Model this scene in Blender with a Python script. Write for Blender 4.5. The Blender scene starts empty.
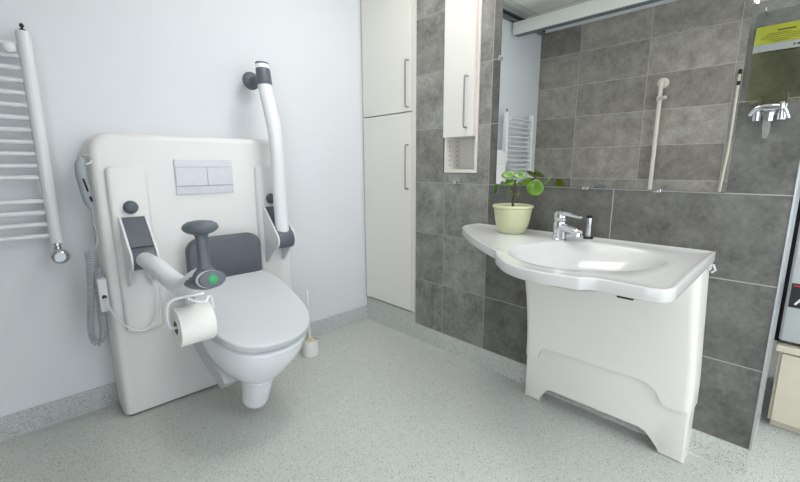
import bpy, bmesh, math, random
from math import sin, cos, pi, radians, sqrt, atan2, hypot
from mathutils import Vector, Matrix
random.seed(7)
S = bpy.context.scene
COL = S.collection

# ------------------------------------------------------------------ materials
def srgb(r, g, b):
    def f(c):
        c /= 255.0
        return c / 12.92 if c <= 0.04045 else ((c + 0.055) / 1.055) ** 2.4
    return (f(r), f(g), f(b), 1.0)

class NT:
    """small helper to write node trees"""
    def __init__(self, name):
        self.m = bpy.data.materials.new(name)
        self.m.use_nodes = True
        self.t = self.m.node_tree
        self.b = self.t.nodes['Principled BSDF']
        self.tc = None
    def n(self, kind, **kw):
        o = self.t.nodes.new(kind)
        for k, v in kw.items():
            setattr(o, k, v)
        return o
    def l(self, a, b):
        self.t.links.new(a, b)
    def coord(self):
        if not self.tc:
            self.tc = self.n('ShaderNodeTexCoord')
        return self.tc.outputs['Object']
    def math(self, op, a, b=None, c=None, clamp=False):
        o = self.n('ShaderNodeMath', operation=op, use_clamp=clamp)
        for i, v in enumerate((a, b, c)):
            if v is None:
                continue
            if isinstance(v, (int, float)):
                o.inputs[i].default_value = v
            else:
                self.l(v, o.inputs[i])
        return o.outputs[0]
    def noise(self, scale, detail=4, rough=0.55, vec=None):
        o = self.n('ShaderNodeTexNoise')
        o.inputs['Scale'].default_value = scale
        o.inputs['Detail'].default_value = detail
        o.inputs['Roughness'].default_value = rough
        self.l(vec if vec else self.coord(), o.inputs['Vector'])
        return o.outputs['Fac']
    def ramp(self, fac, stops):
        o = self.n('ShaderNodeValToRGB')
        e = o.color_ramp.elements
        while len(e) < len(stops):
            e.new(0.5)
        for el, (p, c) in zip(e, stops):
            el.position = p
            el.color = c
        self.l(fac, o.inputs['Fac'])
        return o.outputs['Color']
    def mix(self, fac, a, b, mode='MIX'):
        o = self.n('ShaderNodeMix', data_type='RGBA', blend_type=mode)
        for sock, v in ((o.inputs[0], fac), (o.inputs[6], a), (o.inputs[7], b)):
            if isinstance(v, (int, float)):
                sock.default_value = v
            elif isinstance(v, tuple):
                sock.default_value = v
            else:
                self.l(v, sock)
        return o.outputs[2]
    def bump(self, h, strength=0.2, dist=0.01):
        o = self.n('ShaderNodeBump')
        o.inputs['Strength'].default_value = strength
        o.inputs['Distance'].default_value = dist
        self.l(h, o.inputs['Height'])
        self.l(o.outputs[0], self.b.inputs['Normal'])
    def set(self, color=None, rough=None, metal=None, **kw):
        if color is not None:
            if isinstance(color, tuple):
                self.b.inputs['Base Color'].default_value = color
            else:
                self.l(color, self.b.inputs['Base Color'])
        if rough is not None:
            self.b.inputs['Roughness'].default_value = rough
        if metal is not None:
            self.b.inputs['Metallic'].default_value = metal
        for k, v in kw.items():
            self.b.inputs[k].default_value = v

def plain(name, rgb, rough=0.5, metal=0.0, var=0.04, scale=6.0, **kw):
    t = NT(name)
    c = srgb(*rgb)
    d = tuple(max(0, x * (1 - var)) for x in c[:3]) + (1,)
    u = tuple(min(1, x * (1 + var)) for x in c[:3]) + (1,)
    t.set(t.ramp(t.noise(scale, 3), [(0.3, d), (0.7, u)]), rough, metal, **kw)
    return t.m

M = {}
FILL_WIN1, FILL_WIN2, LAMPS, EXPO = 1.05, 1.6, 5.3, 1.24
def wall_paint():
    t = NT('white_wall_paint')
    n = t.noise(160, 3)
    t.set(t.ramp(t.noise(1.2, 2), [(0.3, srgb(222, 225, 229)), (0.7, srgb(226, 229, 233))]), 0.75)
    t.bump(n, 0.12, 0.004)
    return t.m
M['wall'] = wall_paint()

def vinyl(name, base, dark, lite):
    t = NT(name)
    v = t.n('ShaderNodeTexVoronoi')
    v.inputs['Scale'].default_value = 225
    t.l(t.coord(), v.inputs['Vector'])
    sep = t.n('ShaderNodeSeparateColor')
    t.l(v.outputs['Color'], sep.inputs[0])
    near = t.math('LESS_THAN', v.outputs['Distance'], 0.46)
    dk = t.math('MULTIPLY', t.math('LESS_THAN', sep.outputs[0], 0.15), near)
    lt = t.math('MULTIPLY', t.math('GREATER_THAN', sep.outputs[0], 0.88), near)
    c = t.ramp(t.noise(1.6, 3), [(0.3, tuple(x * 0.95 for x in base[:3]) + (1,)), (0.7, base)])
    c = t.mix(t.math('MULTIPLY', t.noise(260, 2), 0.35), c, dark)
    c = t.mix(t.math('MULTIPLY', dk, 0.85), c, dark)
    c = t.mix(t.math('MULTIPLY', lt, 0.75), c, lite)
    t.set(c, 0.42)
    return t.m
M['vinyl'] = vinyl('speckled_grey_vinyl', srgb(210, 214, 209), srgb(120, 123, 120), srgb(228, 231, 225))
M['vinyl_skirt'] = vinyl('speckled_skirting_vinyl', srgb(206, 211, 211), srgb(116, 121, 124), srgb(232, 235, 234))

def tiles(name, hj, z0, dz, base_l, base_d, col_light=(1.0, 1.0), spread=.34, grout=(158, 157, 152)):
    """stone-look tiles: vertical joints at the y values hj, rows from z0 every dz"""
    t = NT(name)
    sp = t.n('ShaderNodeSeparateXYZ')
    t.l(t.coord(), sp.inputs[0])
    y, z = sp.outputs[1], sp.outputs[2]
    ident = None
    mask = None
    for j in hj:
        st = t.math('GREATER_THAN', y, j)
        ident = st if ident is None else t.math('ADD', ident, st)
        ln = t.math('LESS_THAN', t.math('ABSOLUTE', t.math('SUBTRACT', y, j)), 0.002)
        mask = ln if mask is None else t.math('MAXIMUM', mask, ln)
    r = t.math('DIVIDE', t.math('SUBTRACT', z, z0), dz)
    row = t.math('FLOOR', r)
    fr = t.math('FRACT', t.math('ADD', r, 100.0))
    e = 0.002 / dz
    mask = t.math('MAXIMUM', mask, t.math('LESS_THAN', fr, e))
    mask = t.math('MAXIMUM', mask, t.math('GREATER_THAN', fr, 1 - e))
    cid = t.n('ShaderNodeCombineXYZ')
    t.l(ident, cid.inputs[0]); t.l(row, cid.inputs[1])
    wn = t.n('ShaderNodeTexWhiteNoise', noise_dimensions='3D')
    t.l(cid.outputs[0], wn.inputs['Vector'])
    # each tile gets its own piece of the stone pattern
    off = t.n('ShaderNodeVectorMath', operation='MULTIPLY_ADD')
    t.l(wn.outputs['Color'], off.inputs[0])
    off.inputs[1].default_value = (7, 7, 7)
    t.l(t.coord(), off.inputs[2])
    cloud = t.noise(8.5, 10, 0.72, off.outputs[0])
    grain = t.noise(55, 5, 0.7, off.outputs[0])
    vein = t.n('ShaderNodeTexNoise')
    vein.noise_type = 'RIDGED_MULTIFRACTAL' if hasattr(vein, 'noise_type') else vein.noise_type
    vein.inputs['Scale'].default_value = 4.0
    vein.inputs['Detail'].default_value = 5
    vein.inputs['Distortion'].default_value = 1.2
    t.l(off.outputs[0], vein.inputs['Vector'])
    f = t.math('ADD', t.math('MULTIPLY', cloud, 0.72), t.math('MULTIPLY', grain, 0.28))
    c = t.ramp(f, [(0.35, base_d), (0.65, base_l)])
    light = t.math('MULTIPLY', t.math('MULTIPLY_ADD', vein.outputs['Fac'], 0.25, -0.28, clamp=True), 0.5)
    c = t.mix(light, c, srgb(150, 149, 145))
    tone = t.math('MULTIPLY_ADD', wn.outputs['Value'], spread, 1 - spread / 2)
    # painted light: narrow left columns brightened and wide ones darkened to even the lighting
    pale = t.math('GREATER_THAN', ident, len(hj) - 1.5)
    tone = t.math('MULTIPLY', tone, t.math('MULTIPLY_ADD', pale, col_light[1] - col_light[0], col_light[0]))
    tc = t.n('ShaderNodeCombineColor')
    for i in range(3):
        t.l(tone, tc.inputs[i])
    c = t.mix(1.0, c, tc.outputs[0], 'MULTIPLY')
    c = t.mix(mask, c, srgb(*grout))
    t.set(c, 0.5)
    h = t.math('SUBTRACT', t.math('MULTIPLY', grain, 0.25), mask)
    t.bump(h, 0.25, 0.003)
    return t.m
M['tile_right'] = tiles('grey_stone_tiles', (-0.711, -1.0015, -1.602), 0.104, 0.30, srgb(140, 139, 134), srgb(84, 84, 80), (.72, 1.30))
M['tile_left'] = tiles('grey_stone_tiles_opposite', (-0.41, -1.012, -1.614, -2.216, -2.818), 0.07, 0.30, srgb(172, 167, 159), srgb(122, 118, 112), (1.0, 1.0), .55, (196, 193, 186))

M['cab'] = plain('cream_laminate', (230, 229, 222), 0.42, var=0.015, scale=2)
M['cab_edge'] = plain('cream_cabinet_frame', (222, 219, 212), 0.45, var=0.015)
M['pinkish'] = plain('pale_edge_band', (226, 209, 203), 0.5, var=0.01)
M['dark_gap'] = plain('shadow_gap_strip', (70, 68, 68), 0.6)
M['panel'] = plain('cream_moulded_panel', (230, 230, 229), 0.36, var=0.012, scale=2)
M['cream_cover'] = plain('off_white_moulded_cover', (233, 231, 225), 0.4, var=0.012, scale=2)
M['ceramic'] = plain('white_ceramic', (234, 237, 243), 0.12, var=0.008, scale=2)
M['seat'] = plain('white_seat_plastic', (202, 206, 209), 0.28, var=0.01, scale=2)
M['basin'] = plain('white_cast_basin', (206, 206, 205), 0.16, var=0.006, scale=2)
M['white_metal'] = plain('white_powder_coat', (230, 233, 236), 0.3, var=0.01)
M['radiator'] = plain('white_radiator_enamel', (222, 227, 228), 0.25, var=0.01)
M['grey'] = plain('dark_grey_plastic', (92, 98, 107), 0.42, var=0.05, scale=30)
M['grey_pad'] = plain('slate_grey_foam_pad', (92, 97, 105), 0.55, var=0.06, scale=40)
M['light_grey'] = plain('light_grey_plastic', (202, 205, 209), 0.45, var=0.02)
M['cord_grey'] = plain('grey_cord', (168, 174, 179), 0.5, var=0.05, scale=60)
M['handset'] = plain('grey_handset', (152, 160, 167), 0.4, var=0.05)
M['plate'] = plain('brushed_silver_plastic', (214, 217, 226), 0.38, var=0.03, scale=30)
M['plate_gap'] = plain('plate_joint', (140, 142, 150), 0.5)
M['chrome'] = plain('chrome', (214, 216, 220), 0.07, 1.0, var=0.02)
M['steel'] = plain('brushed_steel', (160, 158, 154), 0.32, 1.0, var=0.05, scale=60)
M['alu'] = plain('aluminium_trim', (176, 181, 183), 0.4, 0.6, var=0.03)
M['black'] = plain('black_plastic', (14, 14, 15), 0.4)
M['green'] = plain('green_button', (42, 158, 92), 0.35, var=0.05)
M['white_rubber'] = plain('white_cable', (224, 226, 227), 0.45)
M['paper'] = plain('toilet_paper', (232, 232, 229), 0.9, var=0.02, scale=90)
M['cardboard'] = plain('cardboard_core', (120, 108, 94), 0.9, var=0.1, scale=40)
M['pot'] = plain('pale_green_glazed_pot', (203, 206, 168), 0.35, var=0.05, scale=22)
M['soil'] = plain('potting_soil', (62, 50, 40), 0.95, var=0.4, scale=90)
M['stem'] = plain('brown_plant_stem', (92, 74, 56), 0.7, var=0.2, scale=60)
M['petiole'] = plain('green_leaf_stalk', (112, 142, 66), 0.5)
M['wood'] = plain('pale_birch_laminate', (208, 200, 182), 0.45, var=0.03, scale=8)
M['app'] = plain('grey_appliance_front', (190, 196, 196), 0.35, 0.1, var=0.02)
M['red'] = plain('red_print', (170, 30, 48), 0.5)
M['white_print'] = plain('white_print', (238, 238, 238), 0.5)
M['offwhite'] = plain('off_white_rail_plastic', (228, 224, 212), 0.35, var=0.01)
M['beam'] = plain('white_aluminium_beam', (240, 242, 238), 0.45, var=0.01)
M['hoist_grey'] = plain('blue_grey_aluminium', (112, 122, 126), 0.45, 0.3)
M['ceiling'] = plain('white_ceiling_board', (226, 226, 221), 0.85, var=0.01)
M['brush_white'] = plain('white_brush_plastic', (240, 240, 238), 0.4)
M['bristle'] = plain('pale_bristles', (210, 198, 168), 0.9, var=0.1, scale=200)

def leaf_mat():
    t = NT('glossy_round_leaf')
    t.set(t.ramp(t.noise(26, 3), [(0.3, srgb(52, 98, 22)), (0.72, srgb(112, 150, 46))]), 0.32)
    t.b.inputs['Subsurface Weight'].default_value = 0.05
    return t.m
M['leaf'] = leaf_mat()
def mirror_mat():
    t = NT('mirror_silver')
    t.set((0.84, 0.855, 0.85, 1), 0.0, 1.0)
    return t.m
M['mirror'] = mirror_mat()
def emission(name, col, strength):
    t = NT(name)
    t.set((0.9, 0.9, 0.9, 1), 0.5)
    t.b.inputs['Emission Color'].default_value = col
    t.b.inputs['Emission Strength'].default_value = strength
    return t.m
def clear(name, rgb, rough, ior, trans=1.0, alpha=1.0):
    t = NT(name)
    t.set(srgb(*rgb), rough, 0.0)
    t.b.inputs['Transmission Weight'].default_value = trans
    t.b.inputs['IOR'].default_value = ior
    t.b.inputs['Alpha'].default_value = alpha
    return t.m
M['film'] = clear('clear_bag_film', (226, 231, 230), 0.0, 1.04, 1.0)
M['liquid'] = clear('pale_yellow_soap', (242, 238, 214), 0.0, 1.02, 1.0)
M['clear_plastic'] = clear('clear_plastic_nozzle', (232, 234, 230), 0.1, 1.2, 0.8, 0.7)
def label_mat():
    t = NT('yellow_green_label')
    t.set(t.ramp(t.noise(12, 3), [(0.3, srgb(122, 128, 8)), (0.7, srgb(142, 148, 14))]), 0.45)
    return t.m
M['label'] = label_mat()
M['label_ink'] = plain('dark_label_ink', (58, 66, 12), 0.6)
M['film_print'] = plain('pale_grey_print_band', (132, 137, 135), 0.4)

# ------------------------------------------------------------------ mesh helpers
def finish(bm, sharp=38):
    bmesh.ops.remove_doubles(bm, verts=bm.verts, dist=1e-6)
    bmesh.ops.recalc_face_normals(bm, faces=bm.faces)
    return bm

def obj(name, bm, mat, parent=None, smooth=True, sharp=38):
    finish(bm)
    me = bpy.data.meshes.new(name)
    bm.to_mesh(me); bm.free()
    if smooth:
        me.polygons.foreach_set('use_smooth', [True] * len(me.polygons))
        me.set_sharp_from_angle(angle=radians(sharp))
    for m in (mat if isinstance(mat, (list, tuple)) else [mat]):
        me.materials.append(m)
    o = bpy.data.objects.new(name, me)
    COL.objects.link(o)
    if parent:
        o.parent = parent
    return o

def tag(o, label, cat, group=None):
    o['label'] = label; o['category'] = cat
    if group:
        o['group'] = group
    return o
def thing(name, label, cat, loc=(0, 0, 0), group=None, rot=(0, 0, 0)):
    o = bpy.data.objects.new(name, None)
    o.empty_display_size = 0.05
    COL.objects.link(o)
    o.location = loc; o.rotation_euler = rot
    return tag(o, label, cat, group)
def struct(name, bm, mat, **kw):
    o = obj(name, bm, mat, **kw)
    o['kind'] = 'structure'
    return o

def NB():
    return bmesh.new()
def box(bm, x0, x1, y0, y1, z0, z1, bev=0.0, seg=2):
    b = bmesh.new()
    v = [b.verts.new((x, y, z)) for x in (x0, x1) for y in (y0, y1) for z in (z0, z1)]
    for f in ((0, 1, 3, 2), (4, 6, 7, 5), (0, 4, 5, 1), (2, 3, 7, 6), (0, 2, 6, 4), (1, 5, 7, 3)):
        b.faces.new([v[i] for i in f])
    if bev:
        bmesh.ops.bevel(b, geom=b.edges[:], offset=bev, segments=seg, profile=0.5, affect='EDGES')
    merge(bm, b)
    return bm
def merge(bm, b, mtx=None):
    if mtx is not None:
        bmesh.ops.transform(b, matrix=mtx, verts=b.verts)
    me = bpy.data.meshes.new('tmp')
    b.to_mesh(me); b.free()
    bm.from_mesh(me)
    bpy.data.meshes.remove(me)
def loft(bm, rings, cap0=True, cap1=True, closed=True):
    rs = [[bm.verts.new(p) for p in r] for r in rings]
    n = len(rs[0])
    for a, b in zip(rs, rs[1:]):
        for i in range(n if closed else n - 1):
            j = (i + 1) % n
            bm.faces.new((a[i], a[j], b[j], b[i]))
    if cap0: bm.faces.new(rs[0][::-1])
    if cap1: bm.faces.new(rs[-1])
    return bm
def lathe(bm, prof, c=(0, 0, 0), axis=(0, 0, 1), seg=32, cap0=True, cap1=True):
    """prof: (radius, height) along axis from c"""
    a = Vector(axis).normalized()
    u = a.orthogonal().normalized(); w = a.cross(u)
    c = Vector(c)
    rings = [[c + a * h + (u * cos(t) + w * sin(t)) * max(r, 1e-5)
              for t in [2 * pi * i / seg for i in range(seg)]] for r, h in prof]
    return loft(bm, rings, cap0, cap1)
def cyl(bm, c, axis, r, h, bev=0.0, seg=28):
    if bev:
        p = [(r - bev, 0), (r - bev * .3, bev * .3), (r, bev), (r, h - bev), (r - bev * .3, h - bev * .3), (r - bev, h)]
    else:
        p = [(r, 0), (r, h)]
    return lathe(bm, p, c, axis, seg)
def smooth_path(pts, n=8):
    """Catmull-Rom through pts"""
    P = [Vector(p) for p in pts]
    P = [P[0] * 2 - P[1]] + P + [P[-1] * 2 - P[-2]]
    out = []
    for i in range(1, len(P) - 2):
        for k in range(n):
            t = k / n
            a, b, c, d = P[i - 1:i + 3]
            out.append(0.5 * ((2 * b) + (c - a) * t + (2 * a - 5 * b + 4 * c - d) * t * t + (3 * b - a - 3 * c + d) * t ** 3))
    out.append(P[-2])
    return out
def tube(bm, pts, r, seg=12, ry=None, up=None, cap=True):
    """tube along pts; r a number or a list; ry flattens the section along its second axis"""
    P = [Vector(p) for p in pts]
    rings = []
    prev = None
    for i, p in enumerate(P):
        d = (P[min(i + 1, len(P) - 1)] - P[max(i - 1, 0)]).normalized()
        if up is not None:
            u = Vector(up) - d * Vector(up).dot(d); u.normalize()
        elif prev is None:
            u = d.orthogonal().normalized()
        else:
            u = prev - d * prev.dot(d); u.normalize()
        prev = u
        w = d.cross(u)
        rr = r[i] if isinstance(r, (list, tuple)) else r
        r2 = rr if ry is None else (ry[i] if isinstance(ry, (list, tuple)) else ry)
        rings.append([p + u * cos(t) * rr + w * sin(t) * r2 for t in [2 * pi * k / seg for k in range(seg)]])
    return loft(bm, rings, cap, cap)
def prism(bm, pts, plane, a, b, bev=0.0, seg=3, edges='both'):
    """polygon pts extruded between a and b; plane 'yz' (along x), 'xz' (along y) or 'xy' (along z)"""
    def P(p, d):
        return {'yz': (d, p[0], p[1]), 'xz': (p[0], d, p[1]), 'xy': (p[0], p[1], d)}[plane]
    t = bmesh.new()
    lo = [t.verts.new(P(p, a)) for p in pts]
    hi = [t.verts.new(P(p, b)) for p in pts]
    n = len(pts)
    f0 = t.faces.new(lo[::-1]); f1 = t.faces.new(hi)
    for i in range(n):
        t.faces.new((lo[i], lo[(i + 1) % n], hi[(i + 1) % n], hi[i]))
    if bev:
        es = []
        if edges in ('both', 'lo'): es += list(f0.edges)
        if edges in ('both', 'hi'): es += list(f1.edges)
        bmesh.ops.bevel(t, geom=es, offset=bev, segments=seg, profile=0.5, affect='EDGES')
    merge(bm, t)
    return bm
def rrect(x0, x1, y0, y1, r, n=6):
    """rounded rectangle; r one radius or four (x1y1, x0y1, x0y0, x1y0)"""
    r = r if isinstance(r, (list, tuple)) else (r,) * 4
    out = []
    for k, (cx, cy, sx, sy) in enumerate(((x1, y1, -1, -1), (x0, y1, 1, -1), (x0, y0, 1, 1), (x1, y0, -1, 1))):
        R = r[k]
        if R <= 0:
            out.append((cx, cy)); continue
        for i in range(n + 1):
            t = pi / 2 * (k + i / n)
            out.append((cx + sx * R + R * cos(t), cy + sy * R + R * sin(t)))
    return out
def copy_part(o, parent, dloc):
    c = o.copy(); COL.objects.link(c); c.parent = parent
    c.location = Vector(o.location) + Vector(dloc)
    return c

# ------------------------------------------------------------------ the room
XL, YF, H = -2.375, -3.7, 2.5
WE = -2.13            # where the tiled partition ends
struct('floor', box(NB(), XL - .1, 1.7, YF - .1, .1, -.1, 0), M['vinyl'], smooth=False)
def ceiling_bm():
    b = NB(); box(b, XL - .1, 1.7, YF - .1, .1, H, H + .1); return b
def ceil_mat():
    t = NT('ceiling_boards')
    sp = t.n('ShaderNodeSeparateXYZ'); t.l(t.coord(), sp.inputs[0])
    fx = t.math('FRACT', t.math('ADD', t.math('DIVIDE', sp.outputs[0], 0.6), 10.35))
    fy = t.math('FRACT', t.math('ADD', t.math('DIVIDE', sp.outputs[1], 0.6), 10.2))
    m = t.math('MAXIMUM', t.math('LESS_THAN', fx, 0.012), t.math('LESS_THAN', fy, 0.012))
    t.set(t.mix(m, srgb(246, 246, 242), srgb(170, 170, 166)), 0.85)
    return t.m
struct('ceiling', ceiling_bm(), ceil_mat(), smooth=False)
struct('wall_back', box(NB(), XL - .1, 1.7, 0, .1, 0, H), M['wall'], smooth=False)
WX0, WX1, WZ0, WZ1 = -1.1, 0.4, .3, 2.1        # added fill-light opening in the wall behind the viewer
b = NB(); box(b, XL - .1, WX0, YF - .1, YF, 0, H); box(b, WX1, 1.7, YF - .1, YF, 0, H); box(b, WX0, WX1, YF - .1, YF, 0, WZ0); box(b, WX0, WX1, YF - .1, YF, WZ1, H)
struct('wall_front', b, M['wall'], smooth=False)
WY0, WY1 = -3.4, -2.0                            # added fill-light opening in the opposite tiled wall, level with the viewer
b = NB(); box(b, XL - .1, XL, WY1, 0, 0, 2.42); box(b, XL - .1, XL, YF, WY0, 0, 2.42); box(b, XL - .1, XL, WY0, WY1, 0, WZ0); box(b, XL - .1, XL, WY0, WY1, WZ1, 2.42)
struct('wall_left', b, M['tile_left'], smooth=False)
b = NB(); box(b, XL - .1, XL + .004, YF, 0, 2.42, H)
struct('trim_1', b, M['wall'], smooth=False)
struct('wall_far', box(NB(), 1.6, 1.7, YF, 0, 0, H), M['wall'], smooth=False)
# tiled partition, with the recesses the two cabinets stand in
b = NB()
box(b, .39, .40, WE, 0, 0, H)
box(b, 0, .39, -.697, -.487, 0, H)
box(b, 0, .39, -.487, 0, 0, .149)
box(b, 0, .39, -.487, 0, 2.24, H)
box(b, 0, .39, -.930, -.697, 0, 1.06)
box(b, 0, .39, -.930, -.697, 2.24, H)
box(b, 0, .39, WE, -.930, 0, H)
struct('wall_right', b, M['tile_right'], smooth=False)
b = NB(); box(b, -.004, .012, WE - .005, WE + .001, .104, H); box(b, .012, .41, WE - .004, WE + .001, .104, H)
struct('trim_2', b, M['alu'], smooth=False)
# vinyl skirtings
b = NB(); box(b, XL, 0, -.006, 0, 0, .104)
struct('baseboard_back', b, M['vinyl_skirt'], smooth=False)
b = NB()
prism(b, [(0, .168), (-.003, .168), (-.004, .004), (-.006, 0), (0, 0)], 'xz', -.006, -.487)
prism(b, [(0, .104), (-.003, .104), (-.004, .004), (-.006, 0), (0, 0)], 'xz', -.487, WE - .004)
box(b, .0, .41, WE - .004, WE, 0, .104)
struct('baseboard_right', b, M['vinyl'], smooth=False)
b = NB(); box(b, XL, XL + .006, YF, 0, 0, .06)
struct('baseboard_left', b, M['vinyl_skirt'], smooth=False)

# ------------------------------------------------------------------ unseen windows added behind the viewer for fill light, and ceiling lamps
FILL1 = emission('frosted_window_fill_light', (.90, .95, 1.0, 1), FILL_WIN1)  # glowing panes are added as frontal fill light
FILL2 = emission('frosted_side_window_fill_light', (.90, .95, 1.0, 1), FILL_WIN2)
def fill_window(name, ax, a0, a1, wall, FILL):
    def bx(b, p0, p1, d0, d1, z0, z1):
        if ax == 'x': box(b, p0, p1, wall + d0, wall + d1, z0, z1)
        else: box(b, wall + d0, wall + d1, p0, p1, z0, z1)
    b = NB(); fw_ = .06; m_ = (a0 + a1) / 2
    bx(b, a0, a0 + fw_, -.08, .01, WZ0, WZ1); bx(b, a1 - fw_, a1, -.08, .01, WZ0, WZ1); bx(b, m_ - .03, m_ + .03, -.08, .01, WZ0, WZ1)
    for p0, p1 in ((a0 + fw_, m_ - .03), (m_ + .03, a1 - fw_)):
        bx(b, p0, p1, -.08, .01, WZ0, WZ0 + fw_); bx(b, p0, p1, -.08, .01, WZ1 - fw_, WZ1)
    w_ = struct(name, b, M['white_metal'], smooth=False)
    b = NB()
    for p0, p1 in ((a0 + fw_, m_ - .03), (m_ + .03, a1 - fw_)):
        bx(b, p0, p1, -.05, -.04, WZ0 + fw_, WZ1 - fw_)
    obj('fill_window_pane', b, FILL, w_, smooth=False)
fill_window('fill_window_1', 'x', WX0, WX1, YF, FILL1)
fill_window('fill_window_2', 'y', WY0, WY1, XL, FILL2)
LAMP = emission('lamp_diffuser_light', (1.0, 0.985, 0.95, 1), LAMPS)
def lamp(x, y, sx, sy, label):
    t = thing('ceiling_lamp', label, 'ceiling lamp', (x, y, H))
    b = NB()
    for (x0, x1, y0, y1) in ((-sx, sx, -sy, -sy + .02), (-sx, sx, sy - .02, sy), (-sx, -sx + .02, -sy + .02, sy - .02), (sx - .02, sx, -sy + .02, sy - .02)):
        box(b, x0, x1, y0, y1, -.03, 0)
    obj('lamp_frame', b, M['white_metal'], t, smooth=False)
    obj('diffuser', box(NB(), -sx + .02, sx - .02, -sy + .02, sy - .02, -.024, -.012), LAMP, t, smooth=False)
lamp(-.58, -1.04, .3, .3, 'square flat ceiling lamp above the floor between toilet and washbasin')
lamp(-.95, -2.95, .3, .3, 'added square flat ceiling lamp, unseen behind the viewer')  # unseen lamp added as an extra light source
lamp(.95, -3.0, .3, .3, 'added square flat ceiling lamp, unseen beyond the end of the tiled wall')  # unseen lamp added to brighten the space around the appliance

# ------------------------------------------------------------------ towel radiator
t = thing('towel_radiator', 'white ladder towel radiator with chrome thermostat on the white wall', 'radiator', (-1.66, -.075, .80))
zs = [1.541, 1.502, 1.459, 1.415, 1.371, 1.327, 1.282, 1.238, 1.193, 1.149, 1.104, 1.060, .968, .923, .877, .831]
def rail_bm(x):
    b = NB()
    out = [(x - .021, .020), (x - .021, -.004)] + [(x + .021 * cos(a), -.006 - .018 * sin(a)) for a in [pi - pi * i / 12 for i in range(13)]] + [(x + .021, .020)]
    prism(b, out, 'xy', 0, .79, .003, 2)
    return b
obj('upright_rail', rail_bm(0), M['radiator'], t)
obj('upright_rail', rail_bm(-.47), M['radiator'], t)
b = NB(); tube(b, [(-.455, .004, 0), (-.019, .004, 0)], .0095, 14)
bar = obj('bar', b, M['radiator'], t); bar.location = (0, 0, zs[0] - .80)
for z in zs[1:]:
    copy_part(bar, t, (0, 0, z - zs[0]))
b = NB(); lathe(b, [(.016, 0), (.019, .003), (.019, .010), (.014, .014), (.004, .015)], (-.044, -.010, .726), (0, -1, 0), 24)
cyl(b, (-.044, .0, .726), (0, 1, 0), .010, .074)
obj('wall_bracket', b, M['radiator'], t)
b = NB(); lathe(b, [(.010, .79), (.010, .797), (.004, .798), (.004, .804), (.007, .806), (.007, .812), (.003, .818)], (0, 0, 0), (0, 0, 1), 16)
obj('vent_plug', b, M['black'], t)
b = NB(); cyl(b, (0, 0, -.022), (0, 0, 1), .012, .024, .001)
lathe(b, [(.012, 0), (.016, .006), (.016, .03)], (0, -.0, -.042), (0, -1, 0), 24)
cyl(b, (0, .0, -.042), (0, 0, 1), .014, .022, .002)
obj('valve', b, M['chrome'], t)
b = NB(); lathe(b, [(.018, .014), (.027, .018), (.030, .026), (.030, .052), (.026, .062), (.020, .066), (.018, .061), (.001, .061)], (0, 0, -.050), (.0, -1, 0), 32)
obj('thermostat_knob', b, M['chrome'], t)

# ------------------------------------------------------------------ toilet lift panel
PC = -1.105
PY = -.18
t = thing('toilet_panel', 'large cream wall panel with flush plate behind the toilet', 'toilet panel', (PC, 0, 0))
b = NB()
rings = []
HW = .424
for (y, ins) in ((-.004, .0), (-.145, .0), (-.160, .002), (-.171, .007), (-.178, .016), (-.180, .028)):
    rings.append([(x, y, z) for x, z in rrect(-HW + ins, HW - ins, .010, 1.236 - ins, (.075, .075, .004, .004), 8)])
loft(b, rings)
obj('panel', b, M['panel'], t)
for x0 in (-.405, .17):
    obj('gap_shade_strip', box(NB(), x0, x0 + .235, -.170, -.006, 0.001, .010), M['dark_gap'], t, smooth=False)  # dark strip paints the shade in the gap under the panel
for sx in (-1, 1):
    b = NB(); c = .31 * sx
    rings = []
    for (y, ins) in ((PY + .002, 0), (PY - .012, .001), (PY - .019, .006), (PY - .022, .014)):
        rings.append([(x, y, z) for x, z in rrect(c - .073 + ins, c + .073 - ins, .385 + ins, 1.105 - ins, .028, 6)])
    loft(b, rings)
    col = obj('side_column', b, M['panel'], t)
    b = NB(); lathe(b, [(.022, 0), (.022, .004), (.027, .006), (.027, .012), (.020, .021), (.009, .024), (.0005, .0245)], (c - .003, PY - .022, .935), (0, -1, 0), 28)
    obj('knob', b, M['grey'], col)
    b = NB()
    for z in (.978, .992):
        lathe(b, [(.003, 0), (.003, .0012), (.0005, .0016)], (c - .003, PY - .022, z), (0, -1, 0), 10)
    obj('indicator_light', b, M['white_print'], col)
b = NB()
prism(b, rrect(-.127, .127, .975, 1.131, .002, 2), 'xz', PY - .009, PY + .002, .002, 2)
fp = obj('flush_plate', b, M['plate'], t)
b = NB(); box(b, -.124, .124, PY - .0095, PY - .008, 1.011, 1.0985)
obj('plate_joint', b, M['plate_gap'], fp, smooth=False)
for (x0, x1) in ((-.125, .007), (.0095, .125)):
    b = NB(); box(b, x0, x1, PY - .012, PY - .0085, 1.0135, 1.0965, .001, 1)
    obj('flush_button', b, M['plate'], fp)

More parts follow.
